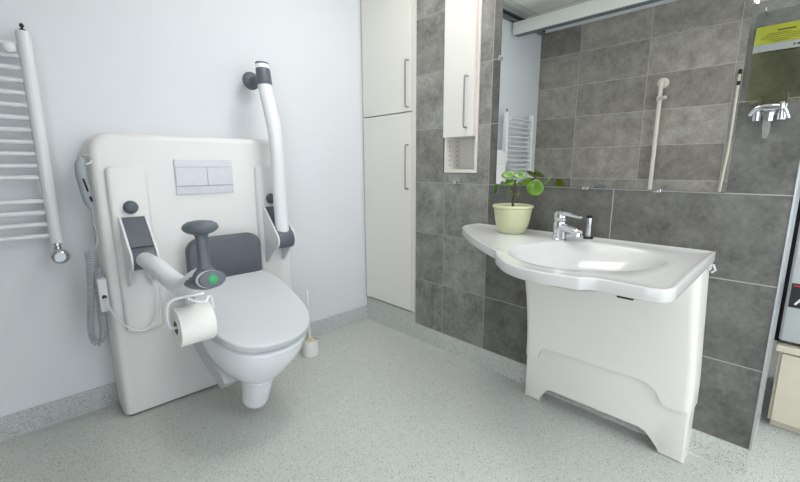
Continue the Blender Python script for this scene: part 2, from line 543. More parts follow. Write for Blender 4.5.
# ------------------------------------------------------------------ toilet (tilted forward with its lift)
TILT = radians(21)
TO = (-1.088, -.365, .606)
t = thing('toilet', 'white wall hung toilet with closed lid and slate grey back pad', 'toilet', TO, None, (TILT, 0, 0))
LID = .485
def egg(L, w, f0=0.0, wb=.86, rc=.035, n=0.0, N=30, vm=.53, ex=2.45):
    """outline in the toilet's own frame: x across, -y forward, z up"""
    v0, Lm = f0, f0 + (L - f0) * vm
    right = []
    for i in range(5):                                   # rounded back corner
        a = -pi / 2 + pi / 2 * i / 4
        right.append((w * wb - rc + rc * cos(a), v0 + rc + rc * sin(a)))
    for i in range(1, 8):
        v = v0 + rc + (Lm - v0 - rc) * i / 7
        right.append((w * (1 - (1 - wb) * ((Lm - v) / (Lm - v0)) ** 2), v))
    for i in range(1, N + 1):
        a = pi / 2 * i / N
        right.append((w * cos(a) ** (2 / ex) if i < N else 0, Lm + (L - Lm) * sin(a) ** (2 / ex)))
    left = [(-x, v) for x, v in right[:-1]][::-1]
    return [(x, -v, n) for x, v in right + left]
b = NB()
loft(b, [egg(LID - .010, .194, .008, n=0), egg(LID - .004, .200, .003, n=-.0012), egg(LID - .001, .203, 0, n=-.004), egg(LID, .204, 0, n=-.009), egg(LID, .204, 0, n=-.030), egg(LID - .003, .201, .003, n=-.034)])
obj('lid', b, M['seat'], t)
b = NB()
loft(b, [egg(LID - .018, .186, .02, n=-.0345), egg(LID - .016, .188, .016, n=-.036), egg(LID - .016, .188, .016, n=-.047), egg(LID - .018, .186, .024, n=-.0485)])
obj('seat_ring', b, M['seat'], t)
for x in (-.125, .085):
    b = NB(); tube(b, [(x, -.002, -.014), (x + .04, -.002, -.014)], .012, 14)
    obj('lid_hinge', b, M['seat'], t)
b = NB()
loft(b, [egg(.484, .200, -.13, n=-.049), egg(.489, .206, -.13, n=-.053), egg(.488, .206, -.13, n=-.085),
         egg(.482, .201, -.13, n=-.125), egg(.471, .188, -.12, n=-.165), egg(.461, .168, -.09, n=-.200), egg(.450, .142, -.03, n=-.228),
         egg(.440, .113, .08, n=-.248, wb=.92, ex=2.3), egg(.434, .086, .20, n=-.262, wb=.95, ex=2.1), egg(.433, .068, .28, n=-.276, wb=.97, ex=2)])
for v in b.verts:                                        # the bottom sits a little off the middle
    if v.co.z < -.12: v.co.x -= .016 * min(1, (-.12 - v.co.z) / .14)
obj('bowl', b, M['ceramic'], t)
b = NB()
prof = [(.070, -.258), (.066, -.280), (.064, -.300), (.059, -.395), (.056, -.412), (.047, -.421), (.03, -.424)]
rings = [[(-.018 + r * cos(a), -.372 - r * sin(a), n) for a in [2 * pi * i / 32 for i in range(32)]] for r, n in prof]
loft(b, rings)
obj('outlet_stub', b, M['ceramic'], t)
b = NB(); box(b, -.150, -.120, -.415, -.375, -.056, -.046, .003, 1)
obj('seat_tab', b, M['seat'], t)
# the grey bracket between panel and bowl (stands upright: undo the tilt)
b = NB()
prism(b, [(-.184, .46), (-.184, .29), (-.24, .265), (-.40, .215), (-.535, .178), (-.60, .225), (-.52, .305), (-.40, .40), (-.28, .50)], 'yz', -1.240, -.95, .010, 3)
inv = Matrix.Translation(Vector(TO)) @ Matrix.Rotation(TILT, 4, 'X')
bmesh.ops.transform(b, matrix=inv.inverted(), verts=b.verts)
obj('bracket', b, M['light_grey'], t)
b = NB()
rings = []
for (y, ins) in ((-.235, .012), (-.238, .004), (-.245, 0), (-.273, 0), (-.281, .004), (-.285, .012)):
    out = []
    for x, z in rrect(-.168 + ins, .172 - ins, .575 + ins, .780 - ins, (.062, .062, .02, .02), 8):
        out.append((x, y - .02 * (1 - (x / .18) ** 2) * 0 , z))
    rings.append([(x - 1.072, y, z) for x, y, z in out])
loft(b, rings)
box(b, -1.16, -1.02, -.242, -.181, .62, .72)
bmesh.ops.transform(b, matrix=inv.inverted(), verts=b.verts)
obj('back_pad', b, M['grey_pad'], t)

# ------------------------------------------------------------------ support arms
PIV = (-.31, .735)
def arm_path(e):
    if not e:
        return smooth_path([(0, 0, .0), (0, -.10, .006), (0, -.22, .010), (0, -.36, .008), (0, -.48, .014), (0, -.57, .036), (0, -.65, .074), (0, -.72, .103), (0, -.78, .113)], 6)
    return smooth_path([(0, 0, .0), (0, -.10 - e * .3, .006), (0, -.22 - e * .6, .010), (0, -.36 - e, .012), (0, -.47 - e, .026), (0, -.57 - e, .058), (0, -.65 - e, .088), (0, -.72 - e, .108), (0, -.78 - e, .113)], 6)
def support_arm(x, ang, label, holder, ext=0.0):
    t = thing('support_arm', label, 'grab arm', (x, 0, 0), 'folding support arms of the toilet')
    py, pz = PIV
    # fixed bracket on the panel column: two cheeks and a cover plate
    out = [(-.203, .897), (-.214, .897)]
    for i in range(9):
        a = radians(66 - 164 * i / 8)
        out.append((py - .047 * cos(a), pz + .047 * sin(a)))
    out += [(-.225, .605), (-.203, .600)]
    for sx in (-1, 1):
        b = NB(); prism(b, out, 'yz', sx * .0455 - .004, sx * .0455 + .004, .0015, 2)
        obj('cheek', b, M['white_metal'], t)
    b = NB(); prism(b, [(-.203, .894), (-.216, .894), (-.318, .784), (-.300, .778), (-.203, .778)], 'yz', -.041, .041, .002, 1)
    cp = obj('cover_plate', b, M['grey'], t)
    b = NB(); box(b, -.041, .041, -.312, -.215, .7755, .7785)
    obj('plate_lip', b, M['black'], cp, smooth=False)
    rot = (ang, 0, 0)
    def part(name, b, mat, parent=t):
        o = obj(name, b, mat, parent)
        if parent is t:
            o.location = (0, py, pz); o.rotation_euler = rot
        return o
    b = NB(); cyl(b, (-.0405, 0, 0), (1, 0, 0), .046, .081, .003, 32)
    part('hub', b, M['grey'])
    P = arm_path(ext)
    body = [p for p in P if p.y > -.735 - ext]
    b = NB(); tube(b, body, .0345, 24, .0285, up=(1, 0, 0))
    part('arm_tube', b, M['white_metal'])
    C = Vector((0, -.665 - ext, .0935 if ext else .083)); D = (Vector((0, -.79 - ext, .114)) - C).normalized()
    U = Vector((1, 0, 0)).cross(D) * -1
    if U.z < 0: U = -U
    def sect(d, a, c, sh=0.0, n=28):
        o = C + D * d + U * sh
        return [o + Vector((1, 0, 0)) * a * cos(k) + U * c * sin(k) for k in [2 * pi * i / n for i in range(n)]]
    # grey sleeve: full round at the grip, only an underside shell towards the hinge
    b = NB(); c0 = .022 if ext else .045
    b = NB(); loft(b, [sect(c0, .034, .029), sect(c0 + .002, .0362, .0308), sect(.070, .0365, .030), sect(.098, .036, .027), sect(.101, .034, .025)])
    co_ = part('collar', b, M['grey'])
    b = NB()
    def shell(d, a, c, n=16):
        o = C + D * d
        q = min(1, (d + .075) / .10)
        k0, k1 = pi * (1.36 - .40 * q), pi * (1.64 + .40 * q)
        return [o + Vector((1, 0, 0)) * a * cos(k0 + (k1 - k0) * i / n) + U * c * sin(k0 + (k1 - k0) * i / n) for i in range(n + 1)]
    S1 = [shell(-.075 + .13 * i / 10, .0364, .0308, 16) for i in range(11)]
    S1[0] = [C + D * -.075 + (p - (C + D * -.075)) * .97 for p in S1[0]]
    loft(b, S1, False, False, False)
    r_ = bmesh.ops.extrude_face_region(b, geom=b.faces[:])
    for v in [q for q in r_['geom'] if isinstance(q, bmesh.types.BMVert)]:
        ctr = C + D * ((v.co - C).dot(D))
        v.co = ctr + (v.co - ctr) * .93
    if ext: b.free()
    else: obj('underside_shell', b, M['grey'], co_)
    b = NB(); loft(b, [sect(.098, .0345, .024), sect(.118, .0345, .0235), sect(.122, .0335, .0225)])
    part('end_sleeve', b, M['white_metal'])
    b = NB(); loft(b, [sect(.121, .0340, .0225), sect(.127, .0345, .0228), sect(.1305, .0325, .0208), sect(.1315, .027, .0155)])
    cap = part('end_cap', b, M['grey'])
    b = NB(); lathe(b, [(.0118, 0), (.0118, .003), (.009, .005), (.0005, .0055)], C + D * .1295, D, 24)
    obj('green_button', b, M['green'], cap)
    base = C + D * .072
    V = (U + Vector((0, 0, 2))).normalized()            # the grip stands nearly square to the arm as a whole
    b = NB(); lathe(b, [(.033, .004), (.030, .018), (.021, .028), (.0158, .040), (.0148, .070), (.0148, .108), (.0165, .120), (.024, .130)], base, V, 28)
    part('grip_post', b, M['grey'])
    b = NB(); lathe(b, [(.018, .123), (.034, .129), (.043, .136), (.0455, .143), (.042, .151), (.031, .158), (.014, .161), (.0005, .1615)], base, V, 36)
    part('grip_knob', b, M['grey'])
    if holder:
        z = -.005
        R = Vector(ROLL) - Vector((x, 0, 0))            # roll centre in this arm's frame
        top = Vector((0, R.y + .0, R.z + .098))
        b = NB()
        w = smooth_path([(.03, R.y - .035, R.z + .100), (-.03, R.y - .03, R.z + .100), (R.x - .062, R.y - .02, R.z + .090), (R.x - .071, R.y - .01, R.z + .06),
                         (R.x - .068, R.y, R.z + .02), (R.x - .060, R.y, R.z + .003), (R.x - .035, R.y, R.z), (R.x + .01, R.y, R.z), (R.x + .05, R.y, R.z)], 6)
        tube(b, w, .0042, 10)
        w = smooth_path([(-.02, R.y - .05, R.z + .102), (.0, R.y - .05, R.z + .086), (.028, R.y - .05, R.z + .078), (R.x + .035, R.y - .045, R.z + .088), (R.x + .050, R.y - .03, R.z + .080), (R.x + .056, R.y - .02, R.z + .045)], 6)
        tube(b, w, .0042, 10)
        obj('paper_holder', b, M['white_metal'], t)
    return t
ROLL = (-1.412, -.885, .620)
support_arm(-1.415, radians(2.9), 'support arm folded down beside the toilet with grey mushroom grip and green button', True)
support_arm(-.795, radians(-90), 'support arm folded up against the white wall right of the toilet', False, .072)

# toilet paper
t = thing('toilet_paper_roll', 'white toilet paper roll hanging under the lowered support arm', 'toilet paper', ROLL)
b = NB(); lathe(b, [(.0215, -.05), (.058, -.05), (.0595, -.0485), (.0595, .0485), (.058, .05), (.0215, .05), (.0215, -.05)], (0, 0, 0), (1, 0, 0), 48, False, False)
obj('paper', b, M['paper'], t)
b = NB(); lathe(b, [(.0185, -.0495), (.0213, -.0495), (.0213, .0495), (.0185, .0495), (.0185, -.0495)], (0, 0, 0), (1, 0, 0), 32, False, False)
obj('cardboard_core', b, M['cardboard'], t)

# ------------------------------------------------------------------ hand control and its box
t = thing('hand_control', 'grey corded hand control hanging at the left edge of the cream panel', 'hand control', (-1.548, -.170, .930))
b = NB()
P = smooth_path([(-.004, 0, .205), (-.011, 0, .180), (-.012, 0, .14), (-.008, 0, .09), (-.004, 0, .04), (.006, 0, .0)], 5)
n = len(P)
prof = [(.010, .006), (.017, .012), (.019, .015), (.018, .015), (.015, .013), (.006, .005)]
rr = []
for i in range(n):
    s = i / (n - 1) * (len(prof) - 1); k = min(int(s), len(prof) - 2); f = s - k
    rr.append((prof[k][0] * (1 - f) + prof[k + 1][0] * f, prof[k][1] * (1 - f) + prof[k + 1][1] * f))
tube(b, P, [r[0] for r in rr], 18, [r[1] for r in rr], up=(1, 0, 0))
hs = obj('handset', b, M['handset'], t)
b = NB(); tube(b, [(-.010, -.0155, .125), (.000, -.015, .075)], .0035, 8); tube(b, [(.005, -.013, .055), (.008, -.012, .035)], .004, 8)
obj('key_strip', b, M['black'], hs)
b = NB(); tube(b, smooth_path([(-.002, .02, .215), (.018, .012, .213), (.028, .004, .200), (.020, -.006, .185), (.004, -.012, .180)], 6), .0035, 8)
tube(b, [(.018, .012, .213), (.034, .012, .213)], .005, 8)
obj('hanger_hook', b, M['light_grey'], t)
b = NB(); tube(b, smooth_path([(.006, 0, .0), (.004, .0, -.05), (.010, .005, -.10), (.006, .0, -.14), (-.022, -.003, -.175)], 6), .003, 8)
obj('cord', b, M['cord_grey'], t)
# coiled lead: a helix along a U
axis = smooth_path([(-0.026, 0, -0.165), (-0.03, 0, -0.25), (-0.04, 0, -0.36), (-0.054, 0, -0.47), (-0.052, -0.01, -0.535), (-0.034, -0.015, -0.55), (-0.018, -0.01, -0.515), (-0.014, -0.005, -0.42), (-0.01, 0, -0.33), (-0.006, 0, -0.27), (0.0, 0, -0.235)], 24)
hel = []
turns = 74
for i, p in enumerate(axis):
    hel.append(p)
cum = [0]
for a, c in zip(axis, axis[1:]):
    cum.append(cum[-1] + (c - a).length)
tot = cum[-1]
pts = []
NS = turns * 9
k = 0
for i in range(NS + 1):
    s = tot * i / NS
    while k < len(cum) - 2 and cum[k + 1] < s: k += 1
    f = (s - cum[k]) / max(1e-9, cum[k + 1] - cum[k])
    p = axis[k].lerp(axis[k + 1], f)
    d = (axis[k + 1] - axis[k]).normalized()
    u = Vector((0, 1, 0)); u = (u - d * u.dot(d)).normalized(); w = d.cross(u)
    a = 2 * pi * turns * i / NS
    pts.append(p + (u * cos(a) + w * sin(a)) * .0095)
b = NB(); tube(b, pts, .0042, 6)
obj('coiled_lead', b, M['cord_grey'], t)

t = thing('junction_box', 'small white socket box with looped white cable on the panel side', 'socket box', (-1.5475, -.145, .585))
b = NB(); box(b, -.016, .016, -.055, .025, -.075, .065, .005, 2)
obj('box_body', b, M['white_rubber'], t)
b = NB(); cyl(b, (.0, -.054, -.01), (0, -1, 0), .008, .012, .001, 16)
obj('plug', b, M['black'], t)
b = NB()
loop = [(-1.5475, -.208, .572), (-1.540, -.226, .545), (-1.522, -.232, .485), (-1.484, -.232, .432), (-1.445, -.232, .405), (-1.402, -.232, .415), (-1.372, -.232, .480), (-1.366, -.232, .569), (-1.385, -.236, .642), (-1.411, -.255, .686)]
tube(b, [(Vector(p) - Vector((-1.5475, -.145, .585))) for p in smooth_path(loop, 8)], .0036, 8)
obj('cable', b, M['white_rubber'], t)

# ------------------------------------------------------------------ toilet brush
t = thing('toilet_brush_holder', 'white toilet brush cup on the floor right of the toilet', 'brush holder', (-.606, -.208, 0))
b = NB(); lathe(b, [(.048, 0), (.050, .003), (.044, .085), (.043, .092), (.040, .092), (.041, .085), (.046, .006), (.001, .005)], (0, 0, 0), (0, 0, 1), 36, True, False)
obj('cup', b, M['brush_white'], t)
t2 = thing('toilet_brush', 'white toilet brush standing in the cup right of the toilet', 'toilet brush', (-.606, -.208, .008))
b = NB(); lathe(b, [(.010, .02), (.030, .03), (.034, .055), (.032, .080), (.012, .092)], (0, 0, 0), (0, 0, 1), 24)
obj('bristles', b, M['bristle'], t2)
b = NB(); lathe(b, [(.006, .0), (.006, .15), (.007, .22), (.010, .30), (.011, .36), (.008, .385), (.001, .388)], (0, 0, .0), (-.02, .01, 1), 16)
obj('handle', b, M['brush_white'], t2)

# ------------------------------------------------------------------ tall cabinet and wall cabinet, set into the partition
def handle_bm(y, z0, z1, x=-.002):
    b = NB()
    r = .010
    P = [(x, y, z1), (x - .018, y, z1)] + [(x - .018 - r * sin(a), y, z1 - r + r * cos(a)) for a in [pi / 2 * i / 5 for i in range(1, 6)]]
    P += [(x - .018 - r * cos(a), y, z0 + r - r * sin(a)) for a in [pi / 2 * i / 5 for i in range(0, 5)]] + [(x - .018, y, z0), (x, y, z0)]
    tube(b, P, .0045, 10)
    return b
t = thing('tall_cabinet', 'tall cream two door cabinet set into the wall in the room corner', 'cabinet', (0, -.245, .15))
Y0 = -.245; Z0 = .15
b = NB()
box(b, .004, .385, -.466 - Y0, -.484 - Y0, 0, 2.085)
box(b, .004, .385, -.004 - Y0, -.020 - Y0, 0, 2.085)
box(b, .004, .385, -.020 - Y0, -.466 - Y0, 2.065, 2.085)
box(b, .004, .385, -.020 - Y0, -.466 - Y0, 0.0, .018)
box(b, .365, .385, -.020 - Y0, -.466 - Y0, .018, 2.065)
box(b, -.0145, .005, -.4685 - Y0, -.486 - Y0, 0.028, 2.085)
obj('carcass', b, M['cab_edge'], t, smooth=False)
for (z0, z1, h0, h1) in ((1.416, 2.22, 1.440, 1.700), (.182, 1.410, .962, 1.222)):
    b = NB(); box(b, -.0155, .0035, -.462 - Y0, -.014 - Y0, z0 - Z0, z1 - Z0, .0015, 1)
    d = obj('door', b, M['cab'], t, smooth=False)
    b = NB(); box(b, -.0150, .0035, -.4672 - Y0, -.4622 - Y0, z0 - Z0, z1 - Z0)
    obj('edge_band', b, M['pinkish'], d, smooth=False)
    obj('handle', handle_bm(-.437 - Y0, h0 - Z0, h1 - Z0, -.0150), M['steel'], d)

t = thing('wall_cabinet', 'narrow cream cabinet with open niche set into the grey tiles', 'cabinet', (0, -.813, 1.062))
Y0 = -.813; Z0 = 1.062
yl, yr = -.709, -.927
b = NB()
box(b, -.004, .300, yl - .016 - Y0, yl - Y0, 0, 1.17)
box(b, -.004, .300, yr - Y0, yr + .016 - Y0, 0, 1.17)
box(b, -.004, .300, yr + .016 - Y0, yl - .016 - Y0, 0, .018)
box(b, .0, .300, yr + .016 - Y0, yl - .016 - Y0, .188, .204)
box(b, .0, .300, yr + .016 - Y0, yl - .016 - Y0, 1.15, 1.17)
obj('carcass', b, M['cab_edge'], t, smooth=False)
b = NB(); box(b, .118, .124, yr + .016 - Y0, yl - .016 - Y0, .018, .188)
obj('back_board', b, M['cab'], t, smooth=False)
for x in (.022, .088):
    for k in range(6):
        b = NB(); cyl(b, (x, yl - .0155 - Y0, .04 + .026 * k), (0, -1, 0), .0036, .0012, 0, 10)
        obj('shelf_pin_hole', b, M['dark_gap'], t, smooth=False)
b = NB(); box(b, -.020, -.0045, yr + .020 - Y0, yl - .0005 - Y0, .188, 1.168, .0015, 1)
d = obj('door', b, M['cab'], t, smooth=False)
b = NB(); box(b, -.0195, -.0045, yr + .0135 - Y0, yr + .0195 - Y0, .188, 1.168)
obj('edge_band', b, M['pinkish'], d, smooth=False)
obj('handle', handle_bm(-.868 - Y0, .232, .485, -.0195), M['steel'], d)

# ------------------------------------------------------------------ mirror with its clips, and the small wall hooks
MY0, MY1, MZ0, MZ1 = -1.962, -1.050, 1.008, 2.21
t = thing('mirror', 'large frameless mirror on the grey tiles above the washbasin', 'mirror', (0, -1.506, MZ0))
b = NB(); box(b, -.007, -.002, MY0 + 1.506, MY1 + 1.506, 0, MZ1 - MZ0)
obj('mirror_glass', b, M['mirror'], t, smooth=False)
def clip_bm(y, z, side):
    b = NB()
    if side == 'h':
        box(b, -.012, 0, y - .016, y + .010, z - .012, z + .012, .003, 2)
        cyl(b, (-.012, y, z), (-1, 0, 0), .007, .004, .001, 16)
    else:
        box(b, -.010, 0, y - .013, y + .013, z - .009, z + .005, .002, 2)
        cyl(b, (-.010, y, z - .003), (-1, 0, 0), .0045, .003, .001, 16)
    return b
for y, z, s in ((MY1 + .002, 1.603, 'h'), (MY0, 1.606, 'h'), (-1.49, MZ0 - .001, 'v'), (-1.757, MZ0 - .001, 'v')):
    obj('mirror_clip', clip_bm(y + 1.506, z - MZ0, s), M['chrome'], t)
b = NB(); lathe(b, [(.011, 0), (.011, .004), (.006, .006), (.005, .02), (.009, .024), (.009, .030), (.004, .032)], (0, -.810, 1.012), (-1, 0, 0), 20)
tag(obj('wall_hook', b, M['chrome'], None), 'small chrome knob hook on the tiles under the open niche', 'hook')

# ------------------------------------------------------------------ washbasin
t = thing('washbasin', 'white moulded washbasin with a side shelf on the grey tiled wall', 'washbasin', (0, -1.45, .80))
OUT = [(-.002, -.945), (-.06, -.938), (-.115, -.945), (-.165, -.968), (-.215, -1.010), (-.30, -1.100), (-.37, -1.180), (-.43, -1.256), (-.485, -1.33), (-.525, -1.388), (-.545, -1.405),
       (-.585, -1.432), (-.630, -1.475), (-.670, -1.521), (-.695, -1.572), (-.706, -1.625), (-.703, -1.680), (-.693, -1.728), (-.686, -1.762), (-.662, -1.790),
       (-.660, -1.86), (-.660, -1.915), (-.652, -1.945), (-.632, -1.962), (-.605, -1.968), (-.45, -1.966), (-.25, -1.963), (-.05, -1.960), (-.002, -1.958)]
def smooth_outline(P, corners):
    """spline through P between the given corner indices"""
    out = []
    cs = sorted(corners) + [len(P) + sorted(corners)[0]]
    for a, c in zip(cs, cs[1:]):
        seg = [P[k % len(P)] for k in range(a, c + 1)]
        if len(seg) == 2:
            out.append(seg[0]); continue
        out += [(v.x, v.y) for v in smooth_path([(x, y, 0) for x, y in seg], 3)[:-1]]
    return out
OUT = smooth_outline(OUT, (0, 10, 18, 20, 21, 24, 27, 28))
BC = (-.355, -1.635)
BOWL = [(-.490, -1.425), (-.323, -1.408), (-.19, -1.46), (-.125, -1.57), (-.115, -1.681), (-.145, -1.79), (-.225, -1.857), (-.391, -1.858), (-.520, -1.785), (-.597, -1.666), (-.580, -1.526)]
def polar(pts):
    return sorted(((atan2(y - BC[1], x - BC[0]), hypot(x - BC[0], y - BC[1])) for x, y in pts))
bp = polar(BOWL)
def bowl_r(a):
    n = len(bp)
    ext = [(x - 2 * pi, r) for x, r in bp] + bp + [(x + 2 * pi, r) for x, r in bp]
    for i in range(n - 1, 2 * n + 1):
        if ext[i][0] <= a < ext[i + 1][0]:
            f = (a - ext[i][0]) / (ext[i + 1][0] - ext[i][0])
            r0, r1, r2, r3 = (ext[i + k][1] for k in (-1, 0, 1, 2))
            return .5 * (2 * r1 + (r2 - r0) * f + (2 * r0 - 5 * r1 + 4 * r2 - r3) * f * f + (3 * r1 - r0 - 3 * r2 + r3) * f ** 3)
    return .23
def ray_out(a):
    best = None
    dx, dy = cos(a), sin(a)
    n = len(OUT)
    for i in range(n):
        x0, y0 = OUT[i][0] - BC[0], OUT[i][1] - BC[1]
        x1, y1 = OUT[(i + 1) % n][0] - BC[0], OUT[(i + 1) % n][1] - BC[1]
        ex, ey = x1 - x0, y1 - y0
        den = dx * ey - dy * ex
        if abs(den) < 1e-12: continue
        s = (x0 * ey - y0 * ex) / den
        q = (x0 * dy - y0 * dx) / den
        if s > 0 and -1e-9 <= q <= 1 + 1e-9 and (best is None or s < best): best = s
    return best
angs = set(round(-pi + 2 * pi * i / 200, 6) for i in range(200))
for x, y in OUT:
    a = atan2(y - BC[1], x - BC[0])
    angs = set(q for q in angs if abs(q - a) > .006); angs.add(a)
angs = sorted(angs)
LIPT = .036
def ring(fn):
    return [(BC[0] + fn(a)[0] * cos(a), BC[1] + 1.45 + fn(a)[0] * sin(a), fn(a)[1]) for a in angs]
cache = {a: (bowl_r(a), ray_out(a)) for a in angs}
def wall_side(a):
    """how far from the wall edge a rim point lies (0 at the wall): no raised lip there"""
    x = BC[0] + cache[a][1] * cos(a)
    return 1.0 if x < -.02 else 0.0
rings = []
rings.append(ring(lambda a: (.028, -.100)))
for s, dpt in ((.30, -.098), (.48, -.090), (.66, -.072), (.80, -.050), (.90, -.031), (.96, -.018), (1.0, -.009)):
    rings.append(ring(lambda a, s=s, dpt=dpt: (cache[a][0] * s, dpt)))
def mid(f, z):
    def fn(a):
        rb, ro = cache[a]
        ri = ro - .030
        if ri < rb + .01: ri = rb + .01
        return (rb + (ri - rb) * f, z)
    return fn
rings.append(ring(lambda a: (cache[a][0] + .006, -.0065)))
rings.append(ring(mid(.5, -.006)))
rings.append(ring(mid(1.0, -.0058)))
def edge(off, z0):
    def fn(a):
        ro = max(cache[a][1] - off, cache[a][0] + .012)
        return (ro, z0)
    return fn
for off, z in ((.016, -.0025), (.010, 0), (.004, -.0003), (.001, -.0015), (0, -.004), (0, -LIPT + .004), (.001, -LIPT + .0015), (.004, -LIPT), (.03, -LIPT)):
    rings.append(ring(edge(off, z)))
rings.append(ring(lambda a: (cache[a][0] * 1.03, -LIPT - .001)))
rings.append(ring(lambda a: (cache[a][0] * .90, -.052)))
rings.append(ring(lambda a: (cache[a][0] * .62, -.098)))
rings.append(ring(lambda a: (.03, -.118)))
b = NB(); loft(b, rings, True, True)
obj('basin_top', b, M['basin'], t, sharp=50)
b = NB(); lathe(b, [(.026, -.1005), (.026, -.0970), (.021, -.0955), (.006, -.0970), (.0005, -.0970)], (BC[0], BC[1] + 1.45, 0), (0, 0, 1), 28)
obj('drain', b, M['chrome'], t)
b = NB(); prism(b, rrect(-.648, -.60, -.435, -.395, .004, 3), 'xy', -LIPT - .008, -LIPT - .0005)
obj('grip_slot', b, M['black'], t)
b = NB(); box(b, -.055, -.03, -.508, -.496, -.062, -.030, .003, 1); tube(b, [(-.04, -.510, -.040), (-.04, -.518, -.060), (-.04, -.508, -.070)], .004, 8)
obj('fixing_clip', b, M['basin'], t)

# cover under the basin: telescoping, two shells
t = thing('basin_cover', 'off white two part moulded cover standing under the washbasin', 'basin cover', (0, -1.63, 0))
def face_x(y):
    return -.098
Y0 = -1.63
def cover_ring(pts, flare):
    return pts
def cov_shell(name, outline, x_front, x_back, thick, bev):
    """outline (y,z) of the front; returns have a front plate plus side walls"""
    b = NB()
    prism(b, outline, 'yz', x_front, x_front + thick, bev, 3, 'lo')
    return b
# lower shell
YL, YR = -1.313, -1.962
low = [(YL, .0), (YL, .30), (YR, .30), (YR, .0), (-1.876, .0), (-1.870, .028), (-1.858, .060), (-1.838, .082), (-1.81, .092), (-1.44, .092), (-1.418, .084), (-1.403, .060), (-1.392, .025), (-1.386, .0)]
b = NB()
prism(b, [(y - Y0, z) for y, z in low], 'yz', -.096, -.060, .012, 3, 'lo')
box(b, -.061, -.0035, YR - Y0, YR + .015 - Y0, 0, .30)
box(b, -.061, -.0035, YL - .015 - Y0, YL - Y0, 0, .30)
obj('lower_shell', b, M['cream_cover'], t, sharp=50)
# upper shell: front with the stepped lower edge, flaring a little towards the basin
UL, UR = -1.308, -1.967
def up_outline():
    o = [(UL, .219), (-1.366, .217), (-1.378, .226), (-1.384, .243), (-1.390, .262), (-1.400, .276), (-1.418, .283), (-1.80, .283), (-1.830, .277), (-1.851, .260), (-1.866, .235), (-1.876, .214), (-1.890, .209), (UR, .216)]
    return o
bot = up_outline()
b = NB()
# column sections from bottom edge to the top, with flare; the shell is swept over y samples
ys = [UL - .0, UL - .002, UL - .006, UL - .012, UL - .020, UL - .030] + [y for y, z in bot[1:-1]] + [UR + .030, UR + .020, UR + .012, UR + .006, UR + .002, UR]
def bot_z(y):
    for (y0, z0), (y1, z1) in zip(bot, bot[1:]):
        if y1 <= y <= y0:
            return z0 + (z1 - z0) * (y - y0) / (y1 - y0)
    return .215
def depth(y):
    d = min(abs(y - UL), abs(y - UR)); R = .030
    return 0 if d >= R else R - sqrt(max(0, R * R - (R - d) ** 2))
def flare(z):
    return min(1.0, max(0, (z - .30) / .34) ** 1.5)
allv = []
ZT = .7635
for y in ys:
    colv = []
    z0 = bot_z(y)
    for k in range(15):
        zt = ZT if abs(y - BC[1]) > .262 else .690        # room for the hanging bowl
        z = z0 + (zt - z0) * k / 14
        f = flare(z)
        yy = y + (.022 * max(0, (z - .3) / .46) * max(0, (Y0 - y) / .337)) + .010 * f * max(0, (y - Y0) / .322)
        colv.append((-.110 + depth(y) - .045 * f, yy - Y0, z))
    allv.append(colv)
vs = [[b.verts.new(p) for p in c] for c in allv]
for a, c in zip(vs, vs[1:]):
    for k in range(14):
        b.faces.new((a[k], c[k], c[k + 1], a[k + 1]))
# inner lip of the stepped edge and the side walls back to the tiles
inner = [b.verts.new((c[0].co.x + .008, c[0].co.y, c[0].co.z)) for c in vs]
for i in range(len(vs) - 1):
    b.faces.new((vs[i][0], inner[i], inner[i + 1], vs[i + 1][0]))
for c, sgn in ((vs[0], 1), (vs[-1], -1)):
    back = [b.verts.new((-.0035, v.co.y, v.co.z)) for v in c]
    for k in range(14):
        b.faces.new((c[k], c[k + 1], back[k + 1], back[k]))
obj('upper_shell', b, M['cream_cover'], t, sharp=50)

# tap
t = thing('mixer_tap', 'chrome single lever tap at the back of the washbasin', 'tap', (-.135, -1.45, .7942))
D = Vector((-.40, -.917, 0)).normalized(); Sd = Vector((-D.y, D.x, 0))
b = NB(); lathe(b, [(.030, 0), (.030, .004), (.027, .007), (.026, .05), (.026, .072), (.023, .078), (.0005, .078)], (0, 0, 0), (0, 0, 1), 32)
obj('body', b, M['chrome'], t)
b = NB(); P = smooth_path([Vector((0, 0, .050)), D * .03 + Vector((0, 0, .053)), D * .07 + Vector((0, 0, .049)), D * .105 + Vector((0, 0, .040))], 6)
tube(b, P, [.024 - .006 * i / (len(P) - 1) for i in range(len(P))], 20, [.020 - .005 * i / (len(P) - 1) for i in range(len(P))], up=Sd)
lathe(b, [(.0125, 0), (.014, .004), (.014, .018), (.011, .020)], D * .098 + Vector((0, 0, .0435)), (0, 0, -1), 20)
obj('spout', b, M['chrome'], t)
b = NB(); lathe(b, [(.0245, .080), (.026, .083), (.026, .108), (.022, .118), (.009, .122), (.0005, .1225)], (0, 0, 0), (0, 0, 1), 32)
P = smooth_path([D * .0 + Vector((0, 0, .106)), D * .03 + Vector((0, 0, .112)), D * .065 + Vector((0, 0, .109)), D * .105 + Vector((0, 0, .105))], 6)
tube(b, P, [.024 - .010 * i / (len(P) - 1) for i in range(len(P))], 18, [.013 - .008 * i / (len(P) - 1) for i in range(len(P))], up=Sd)
obj('lever', b, M['chrome'], t)

t = thing('chrome_rod', 'slim upright chrome rod on a black foot beside the tap', 'rod', (-.030, -1.528, .7942))
b = NB(); lathe(b, [(.020, 0), (.020, .008), (.017, .011), (.001, .011)], (0, 0, 0), (0, 0, 1), 24)
obj('foot', b, M['black'], t)
b = NB(); lathe(b, [(.011, .0105), (.011, .085), (.011, .092), (.008, .0955), (.001, .097)], (0, 0, 0), (0, 0, 1), 24)
obj('shaft', b, M['chrome'], t)
b = NB(); lathe(b, [(.0116, .088), (.0116, .0945), (.0085, .099), (.001, .1005)], (0, 0, 0), (0, 0, 1), 24)
obj('tip', b, M['black'], t)

